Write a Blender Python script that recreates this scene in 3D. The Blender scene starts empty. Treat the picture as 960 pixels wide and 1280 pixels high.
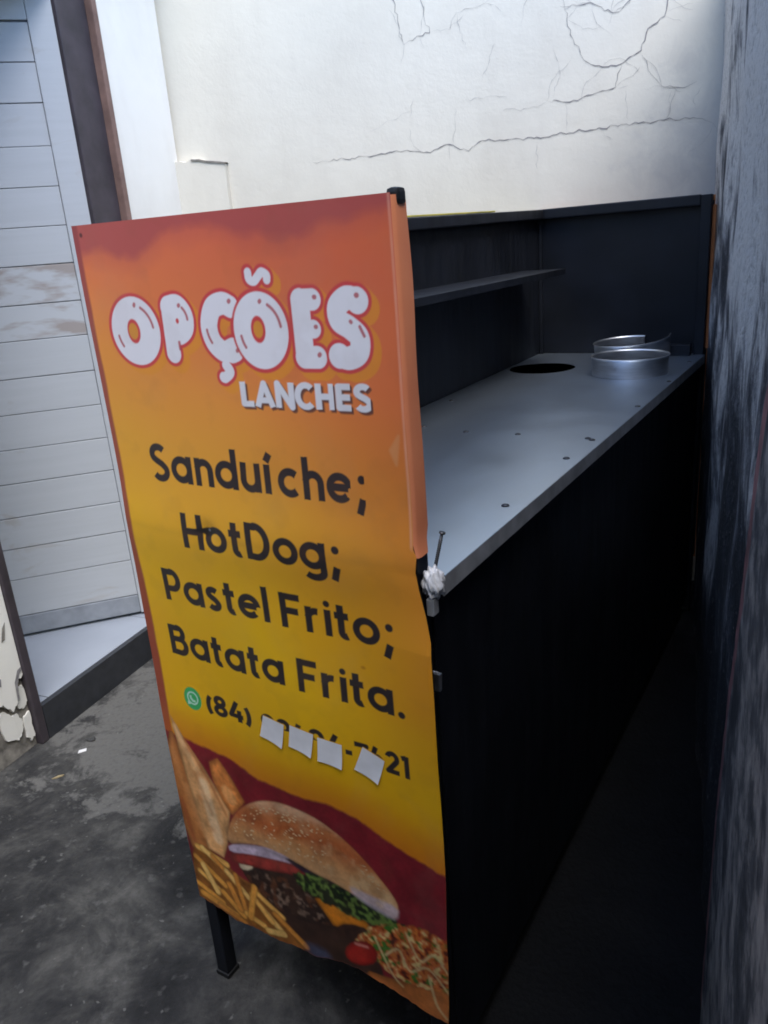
import bpy, bmesh, math, random
import numpy as np
from mathutils import Vector, Matrix
R = math.radians
random.seed(7); rng = np.random.default_rng(11)
scene = bpy.context.scene
COL = scene.collection

# ------------------------------------------------------------------ camera
CAM_H = 1.5
pitch, roll = R(18.7), math.atan2(226, 2866)
fw = Vector((0, math.cos(pitch), -math.sin(pitch))); r0 = Vector((1, 0, 0)); u0 = r0.cross(fw)
ex = r0 * math.cos(roll) - u0 * math.sin(roll)
ey = -r0 * math.sin(roll) - u0 * math.cos(roll)
cd = bpy.data.cameras.new('camera'); cam = bpy.data.objects.new('camera', cd); COL.objects.link(cam)
m = Matrix((ex, -ey, -fw)).transposed().to_4x4(); m.translation = (0, 0, CAM_H); cam.matrix_world = m
cd.sensor_fit = 'VERTICAL'; cd.sensor_height = 36; cd.lens = 975 / 1280 * 36
cd.clip_start = 0.05; cd.clip_end = 500
scene.camera = cam

# ------------------------------------------------------------------ sky, sun, exposure
SUN_EL, SUN_AZ = 60, 159          # degrees; azimuth clockwise from the view direction (+Y)
world = bpy.data.worlds.new('World'); scene.world = world; world.use_nodes = True
wn, wl = world.node_tree.nodes, world.node_tree.links
bg = wn['Background']; sky = wn.new('ShaderNodeTexSky'); sky.sky_type = 'NISHITA'; sky.sun_disc = False
sky.sun_elevation = R(SUN_EL); sky.sun_rotation = R(SUN_AZ); sky.dust_density = 0.8; sky.air_density = 1.0; sky.ozone_density = 3.0
wl.new(sky.outputs['Color'], bg.inputs['Color']); bg.inputs['Strength'].default_value = 0.14
sd = bpy.data.lights.new('sun', 'SUN'); sd.energy = 1.3; sd.angle = R(40); sd.color = (1.0, .97, .93)
sun = bpy.data.objects.new('sun', sd); COL.objects.link(sun)
sv = Vector((math.sin(R(SUN_AZ)) * math.cos(R(SUN_EL)), math.cos(R(SUN_AZ)) * math.cos(R(SUN_EL)), math.sin(R(SUN_EL))))
sun.rotation_euler = sv.to_track_quat('Z', 'Y').to_euler(); sun.location = (0, 0, 12)
vs = scene.view_settings; vs.view_transform = 'Standard'; vs.look = 'None'; vs.exposure = 1.62; vs.gamma = 1; vs.use_curve_mapping = False
scene.cycles.filter_width = 1.8; scene.cycles.max_bounces = 8; scene.cycles.diffuse_bounces = 6

# ------------------------------------------------------------------ materials
def srgb(r, g, b):
    f = lambda c: ((c / 255 + .055) / 1.055) ** 2.4 if c > 10.3 else c / 255 / 12.92
    return (f(r), f(g), f(b), 1)
class NT:
    """small node-tree writer"""
    def __init__(s, name):
        s.m = bpy.data.materials.new(name); s.m.use_nodes = True
        s.t = s.m.node_tree; s.b = s.t.nodes['Principled BSDF']; s.co = s.n('ShaderNodeTexCoord').outputs['Object']
    def n(s, t, **k):
        o = s.t.nodes.new(t)
        for a, v in k.items(): setattr(o, a, v)
        return o
    def l(s, a, b): s.t.links.new(a, b)
    def vec(s, scale=(1, 1, 1), rot=(0, 0, 0), loc=(0, 0, 0), src=None):
        o = s.n('ShaderNodeMapping'); o.inputs['Scale'].default_value = scale; o.inputs['Rotation'].default_value = rot; o.inputs['Location'].default_value = loc
        s.l(src or s.co, o.inputs[0]); return o.outputs[0]
    def noise(s, scale, det=4, rough=.55, vec=None, dist=0):
        o = s.n('ShaderNodeTexNoise'); o.inputs['Scale'].default_value = scale; o.inputs['Detail'].default_value = det
        o.inputs['Roughness'].default_value = rough; o.inputs['Distortion'].default_value = dist
        s.l(vec or s.co, o.inputs['Vector']); return o.outputs['Fac']
    def ramp(s, f, stops):
        o = s.n('ShaderNodeValToRGB'); e = o.color_ramp.elements
        while len(e) < len(stops): e.new(.5)
        for i, (p, c) in enumerate(stops):
            e[i].position = p; e[i].color = c if not isinstance(c, (int, float)) else (c, c, c, 1)
        s.l(f, o.inputs[0]); return o.outputs[0]
    def mix(s, f, a, b, mode='MIX'):
        o = s.n('ShaderNodeMix', data_type='RGBA', blend_type=mode)
        for i, v in ((0, f), (6, a), (7, b)):
            if isinstance(v, (tuple, float, int)): o.inputs[i].default_value = v
            else: s.l(v, o.inputs[i])
        return o.outputs[2]
    def math(s, op, a, b=0.0, c=None):
        o = s.n('ShaderNodeMath', operation=op)
        for i, v in enumerate((a, b) if c is None else (a, b, c)):
            if isinstance(v, (float, int)): o.inputs[i].default_value = v
            else: s.l(v, o.inputs[i])
        return o.outputs[0]
    def color(s, c):
        if isinstance(c, tuple): s.b.inputs['Base Color'].default_value = c
        else: s.l(c, s.b.inputs['Base Color'])
    def rough(s, r):
        if isinstance(r, (int, float)): s.b.inputs['Roughness'].default_value = r
        else: s.l(r, s.b.inputs['Roughness'])
    def bump(s, h, st=.3, d=.01):
        o = s.n('ShaderNodeBump'); o.inputs['Strength'].default_value = st; o.inputs['Distance'].default_value = d
        s.l(h, o.inputs['Height']); s.l(o.outputs[0], s.b.inputs['Normal'])
    def metal(s, v): s.b.inputs['Metallic'].default_value = v
    def sep(s):
        o = s.n('ShaderNodeSeparateXYZ'); s.l(s.co, o.inputs[0]); return o.outputs

def simple(name, c, rough=.6, metal=0, var=.25, scale=30, bump=.1):
    t = NT(name); f = t.noise(scale, 5)
    d = tuple(x * (1 - var) for x in c[:3]) + (1,); e = tuple(min(1, x * (1 + var)) for x in c[:3]) + (1,)
    t.color(t.ramp(f, [(.3, d), (.7, e)])); t.rough(rough); t.metal(metal); t.bump(f, bump, .004); return t.m
M = {}
def mat_plaster(name, base, grime, gscale=1.6):
    t = NT(name)
    big = t.noise(gscale, 6, .6); mid = t.noise(9, 6, .6, t.vec((1, 1, .35))); fine = t.noise(90, 4)
    c = t.mix(t.ramp(big, [(.42, 0), (.75, .5)]), base, grime)
    c = t.mix(t.ramp(mid, [(.5, 0), (.8, .28)]), c, grime)
    t.color(c); t.rough(.88)
    t.bump(t.math('ADD', t.math('MULTIPLY', t.noise(14, 5), .8), t.math('MULTIPLY', fine, .25)), .35, .006)
    return t
def wall_back():
    t = mat_plaster('wall_back', (.68, .645, .56, 1), (.53, .49, .42, 1)); src = t.b.inputs['Base Color'].links[0].from_socket
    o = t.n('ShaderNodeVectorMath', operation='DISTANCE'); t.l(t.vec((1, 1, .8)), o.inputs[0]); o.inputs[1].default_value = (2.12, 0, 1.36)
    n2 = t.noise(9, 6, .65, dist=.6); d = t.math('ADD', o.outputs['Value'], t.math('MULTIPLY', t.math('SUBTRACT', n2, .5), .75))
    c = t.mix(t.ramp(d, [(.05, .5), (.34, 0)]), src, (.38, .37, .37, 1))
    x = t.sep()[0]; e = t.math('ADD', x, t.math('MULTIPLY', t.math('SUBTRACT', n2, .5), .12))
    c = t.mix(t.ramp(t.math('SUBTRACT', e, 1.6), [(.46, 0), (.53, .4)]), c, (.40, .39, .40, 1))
    t.color(c); return t.m
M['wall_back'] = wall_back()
M['wall_side'] = mat_plaster('wall_side', (.78, .765, .72, 1), (.60, .575, .53, 1)).m
M['plaster_rough'] = simple('plaster_rough', (.20, .185, .165, 1), .95, 0, .6, 25, .8)
M['crack'] = simple('crack', (.21, .20, .205, 1), .95, 0, .3, 60)
def stained():
    t = NT('stained_plaster')
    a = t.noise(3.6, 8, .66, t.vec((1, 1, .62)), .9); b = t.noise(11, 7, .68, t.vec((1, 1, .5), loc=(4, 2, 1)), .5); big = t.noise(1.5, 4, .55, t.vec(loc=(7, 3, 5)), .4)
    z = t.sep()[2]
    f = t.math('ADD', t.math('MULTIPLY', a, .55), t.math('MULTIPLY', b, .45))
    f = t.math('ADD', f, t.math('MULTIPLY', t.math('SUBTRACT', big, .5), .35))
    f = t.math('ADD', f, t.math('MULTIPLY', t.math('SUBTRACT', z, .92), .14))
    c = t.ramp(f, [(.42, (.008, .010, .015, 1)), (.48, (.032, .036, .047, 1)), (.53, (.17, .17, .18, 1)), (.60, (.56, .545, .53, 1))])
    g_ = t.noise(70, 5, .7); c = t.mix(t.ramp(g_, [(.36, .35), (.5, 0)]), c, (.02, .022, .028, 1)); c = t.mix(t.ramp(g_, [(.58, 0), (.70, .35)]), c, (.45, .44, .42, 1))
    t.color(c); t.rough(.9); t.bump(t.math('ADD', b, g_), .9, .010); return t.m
M['stained'] = stained()
def pier():
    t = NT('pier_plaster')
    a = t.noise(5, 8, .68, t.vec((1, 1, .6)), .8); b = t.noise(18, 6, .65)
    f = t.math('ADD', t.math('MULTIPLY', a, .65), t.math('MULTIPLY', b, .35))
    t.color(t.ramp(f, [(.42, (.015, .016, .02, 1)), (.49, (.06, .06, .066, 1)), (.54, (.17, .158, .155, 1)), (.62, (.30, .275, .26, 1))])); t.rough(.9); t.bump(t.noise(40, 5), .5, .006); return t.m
M['pier'] = pier()
def cement():
    t = NT('cement_floor')
    big = t.noise(2.3, 7, .66, dist=.8); mid = t.noise(8, 7, .7, dist=.4); fine = t.noise(70, 4); fl = t.noise(26, 3, .5)
    f = t.math('ADD', t.math('MULTIPLY', big, .55), t.math('MULTIPLY', mid, .45))
    c = t.ramp(f, [(.40, (.013, .0135, .0145, 1)), (.48, (.028, .028, .029, 1)), (.55, (.058, .057, .055, 1)), (.66, (.13, .126, .118, 1))])
    # pale worn cement patch in front of the doorstep
    o = t.n('ShaderNodeVectorMath', operation='DISTANCE'); t.l(t.co, o.inputs[0]); o.inputs[1].default_value = (-.72, 2.35, 0)
    d = t.math('ADD', o.outputs['Value'], t.math('MULTIPLY', t.math('SUBTRACT', mid, .5), 1.5))
    c = t.mix(t.ramp(d, [(.36, .92), (.50, 0)]), c, (.125, .122, .116, 1))
    c = t.mix(t.ramp(fl, [(.62, 0), (.72, .5)]), c, (.13, .128, .124, 1))      # flecks of lime
    sp = t.noise(48, 2, .5, t.vec(loc=(2, 5, 0)))
    c = t.mix(t.ramp(sp, [(.70, 0), (.75, .45)]), c, (.22, .215, .205, 1))
    c = t.mix(t.ramp(fine, [(.3, .25), (.5, 0)]), c, (.02, .02, .022, 1))
    # painted shade: near-black patch along the narrow floor strip by the stained wall
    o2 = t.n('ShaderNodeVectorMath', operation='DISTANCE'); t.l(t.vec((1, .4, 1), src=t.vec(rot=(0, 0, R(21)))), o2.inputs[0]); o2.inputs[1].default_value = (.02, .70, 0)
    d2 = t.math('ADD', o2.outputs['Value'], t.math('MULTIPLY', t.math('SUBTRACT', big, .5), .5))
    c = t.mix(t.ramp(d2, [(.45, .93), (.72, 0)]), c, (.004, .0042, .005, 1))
    t.b.inputs['Specular IOR Level'].default_value = .22; t.color(c); t.rough(t.ramp(mid, [(.3, .65), (.7, .95)])); t.bump(t.math('ADD', fine, t.math('MULTIPLY', mid, 1.5)), .5, .008); return t.m
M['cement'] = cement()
def door_paint():
    t = NT('door_paint')
    g = t.noise(1, 6, .6, t.vec((2, 2, 45))); p = t.noise(3.2, 5, .6, t.vec((1, 1, 2.2)), .8); f = t.noise(50, 4)
    c = t.mix(t.ramp(g, [(.35, .25), (.65, 0)]), (.435, .455, .485, 1), (.345, .36, .385, 1))
    z = t.sep()[2]; w = t.n('ShaderNodeMapRange'); t.l(z, w.inputs[0])
    w.inputs[1].default_value = .1; w.inputs[2].default_value = 2.4; w.inputs[3].default_value = .02; w.inputs[4].default_value = -.01
    c = t.mix(t.ramp(t.math('ADD', p, w.outputs[0]), [(.62, 0), (.70, .45)]), c, (.33, .29, .26, 1))
    t.color(c); t.rough(.55); t.bump(t.math('ADD', g, f), .12, .003); return t.m
M['door'] = door_paint()
M['door_worn'] = simple('door_worn', (.23, .25, .285, 1), .7, 0, .18, 14, .3)
def worn_plank():
    t = NT('door_worn_patch')
    p = t.noise(3.0, 4, .55, t.vec((1.2, 1.2, 4.0)), .15)
    t.color(t.mix(t.ramp(p, [(.49, 0), (.58, .75)]), (.43, .45, .48, 1), (.26, .21, .185, 1))); t.rough(.75); t.bump(p, .3, .003); return t.m
M['door_patch'] = worn_plank()
M['frame'] = simple('frame_wood', (.045, .036, .044, 1), .55, 0, .3, 12, .2)
M['frame_edge'] = simple('frame_edge', (.19, .115, .095, 1), .7, 0, .3, 14, .3)
M['tile'] = simple('white_tile', (.30, .33, .385, 1), .22, 0, .04, 6, .02)
M['grout'] = simple('grout', (.35, .34, .33, 1), .9)
M['riser'] = simple('dark_slate', (.028, .030, .036, 1), .35, 0, .25, 30, .1)
M['black'] = simple('black_paint', (.006, .0063, .0075, 1), .5, 0, .3, 18, .1)
def blackpanel():
    t = NT('black_panel'); p = t.noise(5, 5, .6); s_ = t.noise(1, 5, .6, t.vec((3, 26, 3)))
    t.color(t.ramp(p, [(.4, (.005, .0062, .0095, 1)), (.7, (.009, .011, .017, 1))])); t.b.inputs['Specular IOR Level'].default_value = .3; t.rough(t.ramp(s_, [(.3, .42), (.7, .62)])); t.bump(p, .1, .004); return t.m
M['black_panel'] = blackpanel()
def steel():
    t = NT('stainless_sheet')
    br = t.noise(1, 5, .6, t.vec((160, 3, 160))); sm = t.noise(5, 5, .6, dist=.4); d = t.noise(22, 5, .6)
    c = t.mix(t.ramp(sm, [(.4, 0), (.75, .4)]), (.58, .66, .755, 1), (.50, .58, .67, 1))
    c = t.mix(t.ramp(d, [(.60, 0), (.80, .06)]), c, (.34, .35, .36, 1))
    t.color(c); t.metal(.95); t.rough(t.math('ADD', t.math('MULTIPLY', br, .05), t.math('MULTIPLY_ADD', sm, .14, .22)))
    t.bump(t.math('ADD', t.math('MULTIPLY', br, .02), t.noise(3.5, 2)), .08, .012); return t.m
M['steel'] = steel()
M['lip'] = simple('lip_metal', (.36, .37, .39, 1), .45, .25, .25, 20, .1)
def alu():
    t = NT('aluminium'); b = t.noise(1, 5, .6, t.vec((20, 20, 240)))
    t.color(t.ramp(b, [(.3, (.52, .53, .55, 1)), (.7, (.68, .69, .71, 1))])); t.metal(1); t.rough(t.ramp(b, [(.3, .34), (.7, .46)])); t.bump(b, .05, .002); return t.m
M['alu'] = alu()
M['crack_thin'] = simple('crack_thin', (.38, .37, .36, 1), .95, 0, .25, 60)
M['rivet'] = simple('rivet_dark', (.05, .05, .055, 1), .45, .6)
M['screw'] = simple('screw_steel', (.10, .10, .105, 1), .4, .8, .3, 80)
M['plastic'] = simple('white_plastic', (.72, .72, .74, 1), .4, 0, .1, 40)
M['paper'] = simple('white_paper', (.70, .69, .70, 1), .8, 0, .05, 40)
M['orange'] = simple('orange_print', (.52, .17, .05, 1), .45, 0, .25, 8)
M['yellow'] = simple('yellow_print', (.46, .40, .06, 1), .5, 0, .3, 9)
M['roof'] = simple('fibre_cement', (.22, .21, .20, 1), .9, 0, .2, 5)
M['stone'] = simple('dark_stone', (.05, .05, .05, 1), .9)
M['leaf'] = simple('dry_leaf', (.34, .27, .15, 1), .8)
M['red_edge'] = simple('red_paint_edge', (.20, .085, .085, 1), .85, 0, .5, 30, .4)

# ------------------------------------------------------------------ mesh helpers
def link(name, me, mat, parent=None, smooth=False):
    o = bpy.data.objects.new(name, me); COL.objects.link(o)
    if mat is not None: me.materials.append(mat)
    if parent is not None: o.parent = parent
    if smooth: me.polygons.foreach_set('use_smooth', [True] * len(me.polygons))
    return o
def pyd(name, v, f, mat, parent=None, smooth=False):
    me = bpy.data.meshes.new(name); me.from_pydata([tuple(map(float, q)) for q in v], [], f); me.update(); return link(name, me, mat, parent, smooth)
def frombm(name, bm, mat, parent=None, smooth=False):
    bmesh.ops.recalc_face_normals(bm, faces=bm.faces[:])
    me = bpy.data.meshes.new(name); bm.to_mesh(me); bm.free(); return link(name, me, mat, parent, smooth)
def box(name, lo, hi, mat, parent=None, bev=.002, jit=0.0):
    bm = bmesh.new(); bmesh.ops.create_cube(bm, size=1)
    for v in bm.verts:
        v.co = Vector([lo[i] + (hi[i] - lo[i]) * (v.co[i] + .5) for i in range(3)])
        if jit: v.co += Vector([random.uniform(-jit, jit) for _ in range(3)])
    b = min(bev, .45 * min(abs(hi[i] - lo[i]) for i in range(3)))
    if b > 0: bmesh.ops.bevel(bm, geom=bm.edges[:], offset=b, segments=2, affect='EDGES', profile=.6)
    return frombm(name, bm, mat, parent)
def prism(name, poly, z0, z1, mat, parent=None, bev=0):
    """polygon in x,y extruded in z"""
    bm = bmesh.new(); vs_ = [bm.verts.new((x, y, z0)) for x, y in poly]; f = bm.faces.new(vs_)
    r = bmesh.ops.extrude_face_region(bm, geom=[f])
    for g in r['geom']:
        if isinstance(g, bmesh.types.BMVert): g.co.z = z1
    if bev: bmesh.ops.bevel(bm, geom=bm.edges[:], offset=bev, segments=2, affect='EDGES')
    return frombm(name, bm, mat, parent)
def tube(bm, p, q, r, n=10, r2=None):
    p, q = Vector(p), Vector(q); d = (q - p)
    mt = Matrix.Translation((p + q) / 2) @ d.to_track_quat('Z', 'Y').to_matrix().to_4x4()
    bmesh.ops.create_cone(bm, cap_ends=True, segments=n, radius1=r, radius2=r if r2 is None else r2, depth=d.length, matrix=mt)
def empty(name, loc, rz=0):
    o = bpy.data.objects.new(name, None); COL.objects.link(o); o.location = loc; o.rotation_euler = (0, 0, rz); o.empty_display_size = .1; return o
def tag(o, label, cat, group=None):
    o['label'] = label; o['category'] = cat
    if group: o['group'] = group
    return o

# ------------------------------------------------------------------ ground
me = bpy.data.meshes.new('ground'); n = 40
gv = [(-60 + 120 * i / n, -60 + 120 * j / n, 0) for j in range(n + 1) for i in range(n + 1)]
gf = [(j * (n + 1) + i, j * (n + 1) + i + 1, (j + 1) * (n + 1) + i + 1, (j + 1) * (n + 1) + i) for j in range(n) for i in range(n)]
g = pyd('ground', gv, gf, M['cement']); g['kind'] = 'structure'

# ------------------------------------------------------------------ back wall (local x along the wall, y into the wall, z up)
WA = Vector((-.74, 3.50, 0)); WE = Vector((1.345, 3.15, 0)) - WA; wall_len = WE.length
bwall = tag(empty('cracked_wall', WA, math.atan2(WE.y, WE.x)), 'tall cream plaster wall with branching cracks behind the stall', 'wall')
WALL_TOP = 3.1
nx, nz = 60, 60
v = []; f = []
for j in range(nz + 1):
    for i in range(nx + 1):
        x = -.30 + (wall_len + .55) * i / nx; z = -.05 + (WALL_TOP + .05) * j / nz
        v.append((x, .004 * math.sin(x * 3.1 + z * 2.2) + .003 * math.sin(x * 7.7 - z * 5.1), z))
for j in range(nz):
    for i in range(nx):
        a = j * (nx + 1) + i; f.append((a, a + 1, a + nx + 2, a + nx + 1))
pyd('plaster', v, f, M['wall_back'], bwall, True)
box('wall_core', (-.30, .02, -.05), (wall_len + .25, .17, WALL_TOP), M['plaster_rough'], bwall)
CR = [[(0.575, 1.841), (0.734, 1.843), (0.942, 1.851), (1.044, 1.835), (1.121, 1.858), (1.195, 1.828), (1.246, 1.86), (1.443, 1.851), (1.516, 1.856), (1.683, 1.863), (1.824, 1.865), (1.917, 1.868), (2.033, 1.863), (2.091, 1.841), (2.109, 1.806)],
 [(1.552, 2.311), (1.564, 2.232), (1.587, 2.167), (1.634, 2.089), (1.692, 2.066), (1.761, 2.07), (1.829, 2.105), (1.85, 2.171), (1.904, 2.205), (1.919, 2.27), (1.93, 2.42)],
 [(1.634, 2.089), (1.615, 2.063)], [(1.761, 2.065), (1.74, 1.993), (1.658, 1.979), (1.576, 1.961), (1.492, 1.974)], [(1.74, 1.993), (1.786, 1.995)], [(1.775, 1.979), (1.789, 1.88)],
 [(1.829, 2.09), (1.866, 2.023), (1.913, 1.976), (1.982, 1.969), (2.026, 1.986)], [(1.541, 2.276), (1.655, 2.273), (1.724, 2.235), (1.757, 2.242), (1.79, 2.278), (1.83, 2.40)], [(1.724, 2.235), (1.713, 2.195)],
 [(0.92, 2.5), (0.929, 2.374), (0.948, 2.298), (0.967, 2.215), (1.017, 2.238), (1.066, 2.243), (1.046, 2.309), (1.037, 2.362), (1.0, 2.46)], [(0.967, 2.215), (0.95, 2.148)], [(1.066, 2.243), (1.139, 2.246), (1.166, 2.296), (1.273, 2.315), (1.36, 2.40)], [(1.166, 2.296), (1.196, 2.176)],
 [(1.46, 2.43), (1.425, 2.319), (1.401, 2.229)], [(1.517, 2.154), (1.54, 2.066), (1.516, 1.982)], [(1.305, 2.186), (1.253, 2.074)], [(0.977, 1.99), (0.899, 1.963), (0.807, 1.93)], [(0.975, 1.967), (0.992, 2.033)], [(1.152, 1.984), (1.133, 1.85)],
 [(1.177, 2.004), (1.275, 2.01), (1.348, 1.999)], [(1.564, 1.967), (1.564, 1.856)], [(1.455, 1.832), (1.454, 1.741)], [(1.937, 1.963), (1.929, 1.867)], [(2.049, 1.973), (2.018, 1.934), (2.032, 1.879)]]
rc = random.Random(4)
for _ in range(34):
    base_ = CR[rc.choice([0, 1, 1, 1, 3, 6, 7, 7, 9, 11])]; x, z = base_[rc.randrange(len(base_))]
    if x < 1.0 and rc.random() < .5: continue
    a = rc.uniform(0, 6.28); pts = [(x, z)]
    for k in range(rc.randrange(2, 6)):
        a += rc.uniform(-.7, .7); x += .035 * math.cos(a); z += .035 * math.sin(a); pts.append((x, z))
    if max(p[0] for p in pts) < 2.1: CR.append(pts)
CW = {0: .0036, 1: .0040, 3: .0034, 6: .0022, 7: .0032, 9: .0026}
def wall_y(x, z): return .004 * math.sin(x * 3.1 + z * 2.2) + .003 * math.sin(x * 7.7 - z * 5.1)
for k, pts in enumerate(CR):
    w = CW.get(k, .0013); P = []
    for (a, b), (c, d) in zip(pts, pts[1:]):
        L_ = math.hypot(c - a, d - b); ns = max(2, int(L_ / .014))
        for i in range(ns):
            t = i / ns; j = .0055 if 0 < i else .001
            P.append((a + (c - a) * t + random.uniform(-j, j), b + (d - b) * t + random.uniform(-j, j)))
    P.append(pts[-1]); v = []; f = []
    for i, (x, z) in enumerate(P):
        t = i / (len(P) - 1)
        p0, p1 = P[max(0, i - 1)], P[min(len(P) - 1, i + 1)]; dx, dz = p1[0] - p0[0], p1[1] - p0[1]; q = math.hypot(dx, dz) or 1
        ww = .82 * w * random.uniform(.25, 1.35) * (min(1, 6 * (1 - t)) * .8 + .2) * (min(1, 6 * t) * .8 + .2) / 2
        y = wall_y(x, z) - .0018
        v += [(x - dz / q * ww, y, z + dx / q * ww), (x + dz / q * ww, y, z - dx / q * ww)]
        if i: f.append((2 * i - 2, 2 * i - 1, 2 * i + 1, 2 * i))
    pyd('crack', v, f, M['crack'] if k in CW else M['crack_thin'], bwall)
# broken-off pilaster stub in the left corner
top = [(-.02, 1.885), (.03, 1.888), (.06, 1.882), (.085, 1.893), (.12, 1.888), (.15, 1.878), (.185, 1.872), (.205, 1.866), (.222, 1.862)]
v = []; f = []
for x, z in top: v += [(x, -.04, -.02), (x, -.04, z), (x, .02, -.02), (x, .02, z + .006)]
for i in range(len(top) - 1):
    a = 4 * i; b = a + 4; f += [(a, b, b + 1, a + 1), (a + 1, b + 1, b + 3, a + 3)]
a = 4 * (len(top) - 1); f += [(a, a + 2, a + 3, a + 1)]
pyd('pilaster_stub', v, f, M['wall_back'], bwall)
lip = [(.085, 1.894), (.12, 1.892), (.15, 1.884), (.19, 1.879), (.228, 1.872)]
v = []; f = []
for i, (x, z) in enumerate(lip): v += [(x, -.044, z - .010), (x, -.044, z - .003), (x, .01, z - .002)]
for i in range(4): f += [(3 * i, 3 * i + 3, 3 * i + 4, 3 * i + 1), (3 * i + 1, 3 * i + 4, 3 * i + 5, 3 * i + 2)]
pyd('broken_edge', v, f, M['plaster_rough'], bwall)

# ------------------------------------------------------------------ house wall on the left with doorway (local x along the wall away from camera, y into the house)
k1 = Vector((-1.2215, 2.2772, 0)); HAZ = R(22.75)
hd = Vector((math.sin(HAZ), math.cos(HAZ), 0))
house = tag(empty('house_wall', k1, math.atan2(hd.y, hd.x)), 'white plaster house wall with a doorway at the left, chipped near the ground', 'wall')
HT = 2.75
box('wall_section', (.932, .006, .0), (1.30, .18, HT), M['wall_side'], house, .001)
box('wall_section', (-7.0, .012, .0), (.0, .18, HT), M['plaster_rough'], house, .001)
box('lintel', (-.0, .004, 2.42), (.932, .18, HT), M['wall_side'], house, .001)
# plaster coat left of the door: broken ragged lower edge
rag = [(-.002, .27), (-.03, .255), (-.045, .19), (-.07, .17), (-.10, .215), (-.14, .20), (-.16, .13), (-.22, .12), (-.27, .19), (-.36, .16), (-.44, .09), (-.6, .07), (-7, .05)]
v = []; f = []
rj = []
for (a, b), (c, d) in zip(rag, rag[1:]):
    ns = 6 if abs(c - a) < .3 else 40
    for k in range(ns): rj.append((a + (c - a) * k / ns, b + (d - b) * k / ns + (random.uniform(-.006, .006) if k else 0)))
rag = rj + rag[-1:]
for x, z in rag: v += [(x, -.004, z), (x, -.004, HT), (x, .012, z)]
for i in range(len(rag) - 1):
    a = 3 * i; b = a + 3; f += [(b, a, a + 1, b + 1), (b + 2, a + 2, a, b)]
f += [(0, 2, 1)]
pyd('plaster_coat', v, f, M['wall_side'], house)
for poly in ([(-.004, .235), (-.03, .225), (-.04, .165), (-.018, .15), (-.004, .17)], [(-.05, .15), (-.075, .155), (-.10, .19), (-.125, .17), (-.115, .09), (-.07, .06), (-.045, .08), (-.04, .12)],
             [(-.004, .13), (-.03, .125), (-.035, .05), (-.02, .03), (-.004, .04)], [(-.15, .10), (-.2, .10), (-.26, .13), (-.3, .07), (-.26, .03), (-.17, .035)]):
    pj = []
    for (a, b), (c, d) in zip(poly, poly[1:] + poly[:1]):
        for k in range(4): pj.append((a + (c - a) * k / 4 + random.uniform(-.0035, .0035), b + (d - b) * k / 4 + random.uniform(-.0035, .0035)))
    poly = [(min(x, -.002), max(z, .002)) for x, z in pj]
    v = [(x, .0055 + random.uniform(-.001, .001), z) for x, z in poly] + [(x, .013, z) for x, z in poly]; q = len(poly)
    pyd('plaster_flake', v, [tuple(range(q))] + [(i, (i + 1) % q, q + (i + 1) % q, q + i) for i in range(q)], M['wall_side'], house)
v = [(-.02, -.006, .47), (-.035, -.006, .455), (-.05, -.006, .41), (-.035, -.006, .415)]
pyd('plaster_scar', v, [(0, 1, 2, 3)], M['plaster_rough'], house)
pyd('plaster_scar', [(-.004, -.006, .30), (-.02, -.006, .295), (-.04, -.006, .26), (-.045, -.006, .20), (-.036, -.006, .20), (-.03, -.006, .25), (-.015, -.006, .28), (-.004, -.006, .287)], [(0, 1, 2, 3, 4, 5, 6, 7)], M['crack'], house)
pyd('plaster_scar', [(-.085, -.006, .30), (-.10, -.006, .31), (-.11, -.006, .285), (-.09, -.006, .275)], [(0, 1, 2, 3)], M['crack'], house)
# door frame
fr = pyd('door_frame', [], [], M['frame'], house)
box('jamb', (.755, .016, .13), (.905, .16, 2.42), M['frame'], fr, .004)
box('jamb_edge', (.9055, -.012, .13), (.931, .17, 2.46), M['frame_edge'], fr, .004)
box('jamb', (.0005, -.014, .0), (.032, .17, 2.42), M['frame'], fr, .005)
box('head', (.033, .015, 2.39), (.754, .16, 2.425), M['frame'], fr, .003)
box('roof_slab', (-7.2, -.12, HT + .003), (1.34, 4.5, HT + .12), M['roof'], house, .004)
box('inner_wall', (-7, 3.9, 0), (1.3, 4.05, HT), M['wall_side'], house, .002)
box('inner_wall', (1.15, .19, 0), (1.3, 3.89, HT), M['wall_side'], house, .002)
# door leaf, ajar: hinged at the far jamb and swung into the house
hinge = Vector((-.958, 2.986, 0)); DA = R(73.5)
loc = house.matrix_world if False else None
hm = Matrix.Translation(k1) @ Matrix.Rotation(math.atan2(hd.y, hd.x), 4, 'Z')
dm = Matrix.Translation(hinge) @ Matrix.Rotation(math.atan2(math.cos(DA), math.sin(DA)) , 4, 'Z')
door = bpy.data.objects.new('door', bpy.data.meshes.new('door')); COL.objects.link(door); door.parent = house
door.matrix_local = hm.inverted() @ dm
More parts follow.
